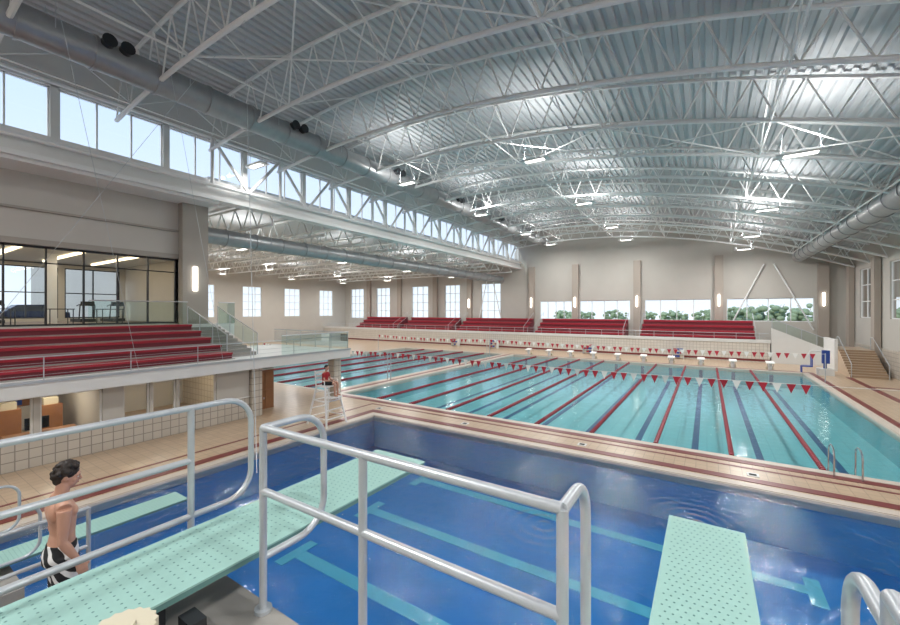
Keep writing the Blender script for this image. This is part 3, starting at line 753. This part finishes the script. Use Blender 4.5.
mb=MB(); mb.loft([(0,-.005,.84,.175,.135),(0,-.01,.93,.172,.135),(0,0,1.0,.152,.115),(0,0,1.03,.148,.11)],ms,24)
for s in(-1,1):
    mb.rings([(s*.09,0,.92),(s*.10,.01,.75),(s*.103,.012,.56)],[.10,.102,.095],ms,18); mb.ell((s*.085,-.065,.90),(.08,.072,.085),ms)
o=mb.build('shorts',parent=e); remesh(o,.009)
# lifeguard chair
CX,CY=-13.95,11.7
e=empty('lifeguard_chair',(CX,CY,0))
mb=MB(); SZ=1.62; w=.33
for sx in(-1,1):
    for sy in(-1,1):
        mb.tube((sx*.62,sy*.55,0),(sx*.28,sy*w,SZ),.042,FLAGW,8)
for t in (.2,.42,.64,.85):
    a=.62-(.34)*t; b=.55-(.22)*t; z=SZ*t
    mb.tube((-a,-b,z),(-a,b,z),.03,FLAGW); mb.tube((a,-b,z),(a,b,z),.03,FLAGW)
    if t in (.2,.64):
        for sy in(-1,1): mb.tube((-a,sy*b,z),(a,sy*b,z),.03,FLAGW)
mb.box(-.3,.32,-.36,.36,SZ,SZ+.05,FLAGW); mb.box(.32,.62,-.3,.3,SZ-.46,SZ-.42,FLAGW)
for sy in(-.3,.3): mb.tube((.28,sy,SZ),(.6,sy,SZ-.44),.02,FLAGW); mb.tube((.3,sy,SZ-.44),(.6,sy,SZ-.44),.02,FLAGW)
for z in (.22,.38,.54): mb.box(-.36,-.32,-.33,.33,SZ+z,SZ+z+.1,FLAGW)
for sy in(-.36,.36):
    mb.tube((-.28,sy,SZ),(-.36,sy,SZ+.68),.026,FLAGW); mb.path([(-.32,sy,SZ+.28),(.26,sy,SZ+.28),(.26,sy,SZ)],.022,FLAGW,8,fil=.06)
mb.build('frame',parent=e,smooth=True)
e=empty('lifeguard',(CX-.08,CY,SZ+.05),math.radians(-70))
mb=MB()
mb.loft([(0,-.02,.02,.15,.12),(0,-.02,.12,.155,.12),(0,-.03,.24,.135,.10),(0,-.03,.36,.155,.11),(0,-.02,.46,.165,.108),(0,-.01,.52,.13,.085),(0,0,.56,.07,.062),(0,.01,.60,.055,.055),(0,.03,.68,.052,.055)],SKIN,20)
for s in(-1,1):
    mb.rings([(s*.06,-.01,.555),(s*.18,-.01,.49)],[.045,.06],SKIN,12)
    sh=Vector((s*.19,-.01,.48)); el=Vector((s*.24,.08,.22)); wr=Vector((s*.10,.30,.19))
    mb.rings([sh,sh.lerp(el,.4),el,el.lerp(wr,.3),wr],[.056,.046,.038,.038,.025],SKIN,12)
    hand(mb,wr,(-s*.3,.9,-.25),(s*1,.3,0),(0,.1,-1),SKIN)
    mb.rings([(s*.09,.02,.085),(s*.11,.25,.10),(s*.12,.47,.09),(s*.12,.50,.02),(s*.12,.50,-.12),(s*.12,.50,-.32),(s*.12,.49,-.40)],[.085,.078,.06,.056,.056,.038,.035],SKIN,14)
    mb.rings([(s*.12,.47,-.42),(s*.125,.56,-.425),(s*.13,.66,-.44)],[.04,.036,.022],SKIN,10)
P,R3=head(mb,(0,.045,.765),(0,1,-.1),SKIN)
o=mb.build('body',parent=e); remesh(o,.009); face(P,R3,e)
mb=MB(); mb.ell(P(0,-.016,.024),(.083,.096,.09),HAIR,18,12,R3); mb.ell(P(0,-.06,-.03),(.06,.05,.07),HAIR,14,10,R3); o=mb.build('hair',parent=e); remesh(o,.008,2,.4)
mb=MB()
mb.loft([(0,-.02,.04,.168,.138),(0,-.03,.24,.155,.122),(0,-.03,.36,.172,.128),(0,-.02,.46,.178,.122),(0,-.01,.52,.145,.10),(0,0,.565,.085,.075)],REDF,20)
for s in(-1,1): mb.rings([(s*.10,-.01,.52),(s*.19,-.01,.48),(s*.215,.04,.34)],[.06,.07,.058],REDF,12)
o=mb.build('shirt',parent=e); remesh(o,.009)
mb=MB()
mb.loft([(0,-.02,.0,.17,.14),(0,-.02,.10,.172,.14)],BLACK,20)
for s in(-1,1): mb.rings([(s*.09,.0,.09),(s*.11,.25,.10),(s*.118,.40,.095)],[.095,.092,.082],BLACK,14)
o=mb.build('shorts',parent=e); remesh(o,.009)
# ---------------------------------------------------------------- outdoors
mb=MB(); mb.box(-140,80,YB+0.4,160,-0.7,-0.5,GRASS); mb.box(-140,-60,11.5,YB+0.4,-0.7,-0.5,GRASS); mb.build('lawn')
mb=MB(); mb.box(-140,-34.4,-60,10.9,3.2,3.9,ASPH); mb.build('parking_lot')
def tree(x,y,h,r,z0=-0.5,n=90):
    mb=MB(); mb.tube((x,y,z0),(x,y,z0+h*.6),.2,BARK,8,.12)
    for i in range(10):
        a=i*.63; mb.tube((x,y,z0+h*.35),(x+r*.75*math.cos(a),y+r*.75*math.sin(a),z0+h*(.75+.25*(i%2))),.07,BARK,6,.02)
    for i in range(n):
        a=random.uniform(0,6.28); q=r*.95*math.sqrt(random.random()); s=random.uniform(.09,.20); mb.ell((x+q*math.cos(a),y+q*math.sin(a),z0+h*.72+random.uniform(-.35,.34)*h*(1-.5*q/r)),(r*s,r*s,r*s*.8),LEAF,7,5)
    mb.build('tree',smooth=True)
for i in range(8): tree(3+i*4.2+random.uniform(-1,1),68+random.uniform(0,8),6.4+random.uniform(-.8,1.2),3.0)
for i in range(7): tree(-30+i*6,92+random.uniform(0,8),5.4,2.8)
for i in range(4): tree(-62,-8+i*5.0,6.5,2.6,3.9,0)
def car(x,y,col):
    m=mat('car_paint_%d%d%d'%col,rgb(*col),0.25,0.3); mb=MB(); z=3.9
    prof=[(-2.0,.35),(-2.0,.85),(-1.25,.95),(-.65,1.42),(.7,1.45),(1.35,1.0),(1.95,.9),(2.0,.35)]
    n=len(prof); vs=[(x-.85,y+a,z+b) for a,b in prof]+[(x+.85,y+a,z+b) for a,b in prof]
    fs=[tuple(range(n)),tuple(range(2*n-1,n-1,-1))]+[(i,(i+1)%n,n+(i+1)%n,n+i) for i in range(n)]
    mb.add(vs,fs,m)
    gp=[(-1.1,.98),(-.6,1.36),(.65,1.38),(1.15,1.02)]
    for sx in (-.86,.86): mb.add([(x+sx,y+a,z+b) for a,b in gp],[(0,1,2,3)],BLACK)
    for a in (-1.25,1.25):
        for sx in (-.9,.7): mb.tube((x+sx,y+a,z+.33),(x+sx+.2,y+a,z+.33),.33,BLACK,16); mb.tube((x+sx-.01,y+a,z+.33),(x+sx+.21,y+a,z+.33),.18,STEEL,12)
    mb.build('parked_car',smooth=False)
for i,c in enumerate(((60,64,72),(150,40,44),(190,194,198),(34,50,84))): car(-39.5,-8+i*5.1,c)
mb=MB(); mb.box(-80,-75,-30,10,3.9,9.5,BRICK)
for i in range(8):
    for z in (5,7.4): mb.box(-75,-74.95,-28+i*4.5,-26+i*4.5,z,z+1.5,DARK)
mb.box(-80.2,-74.8,-30.2,10.2,9.5,9.9,LIGHTW); mb.build('neighbouring_building')
sl=bpy.data.lights.new('sun','SUN'); sl.energy=2.2; sl.angle=math.radians(3); sl.color=(1,.96,.88)
so=bpy.data.objects.new('sun',sl); scene.collection.objects.link(so); so.rotation_euler=Vector((-0.25,-0.75,0.6)).to_track_quat('Z','Y').to_euler()
# world
w=bpy.data.worlds.new('World'); scene.world=w; w.use_nodes=True; bg=w.node_tree.nodes['Background']
nt=w.node_tree; tc=nt.nodes.new('ShaderNodeTexCoord'); sp=nt.nodes.new('ShaderNodeSeparateXYZ'); cr=nt.nodes.new('ShaderNodeValToRGB')
cr.color_ramp.elements[0].position=0.0; cr.color_ramp.elements[0].color=(0.88,0.94,1.0,1); cr.color_ramp.elements[1].position=0.7; cr.color_ramp.elements[1].color=(0.38,0.60,1.0,1)
nt.links.new(tc.outputs['Generated'],sp.inputs[0]); nt.links.new(sp.outputs[2],cr.inputs[0]); nt.links.new(cr.outputs[0],bg.inputs[0]); bg.inputs[1].default_value=1.25
# camera
cam=bpy.data.cameras.new('camera'); co=bpy.data.objects.new('camera',cam); scene.collection.objects.link(co); scene.camera=co
cam.sensor_width=36; cam.lens=398/900*36; co.location=(0,0,CAMZ); co.rotation_euler=(math.radians(90),0,math.radians(32.85)); cam.shift_y=-1.5/900; cam.clip_start=0.05; cam.clip_end=500
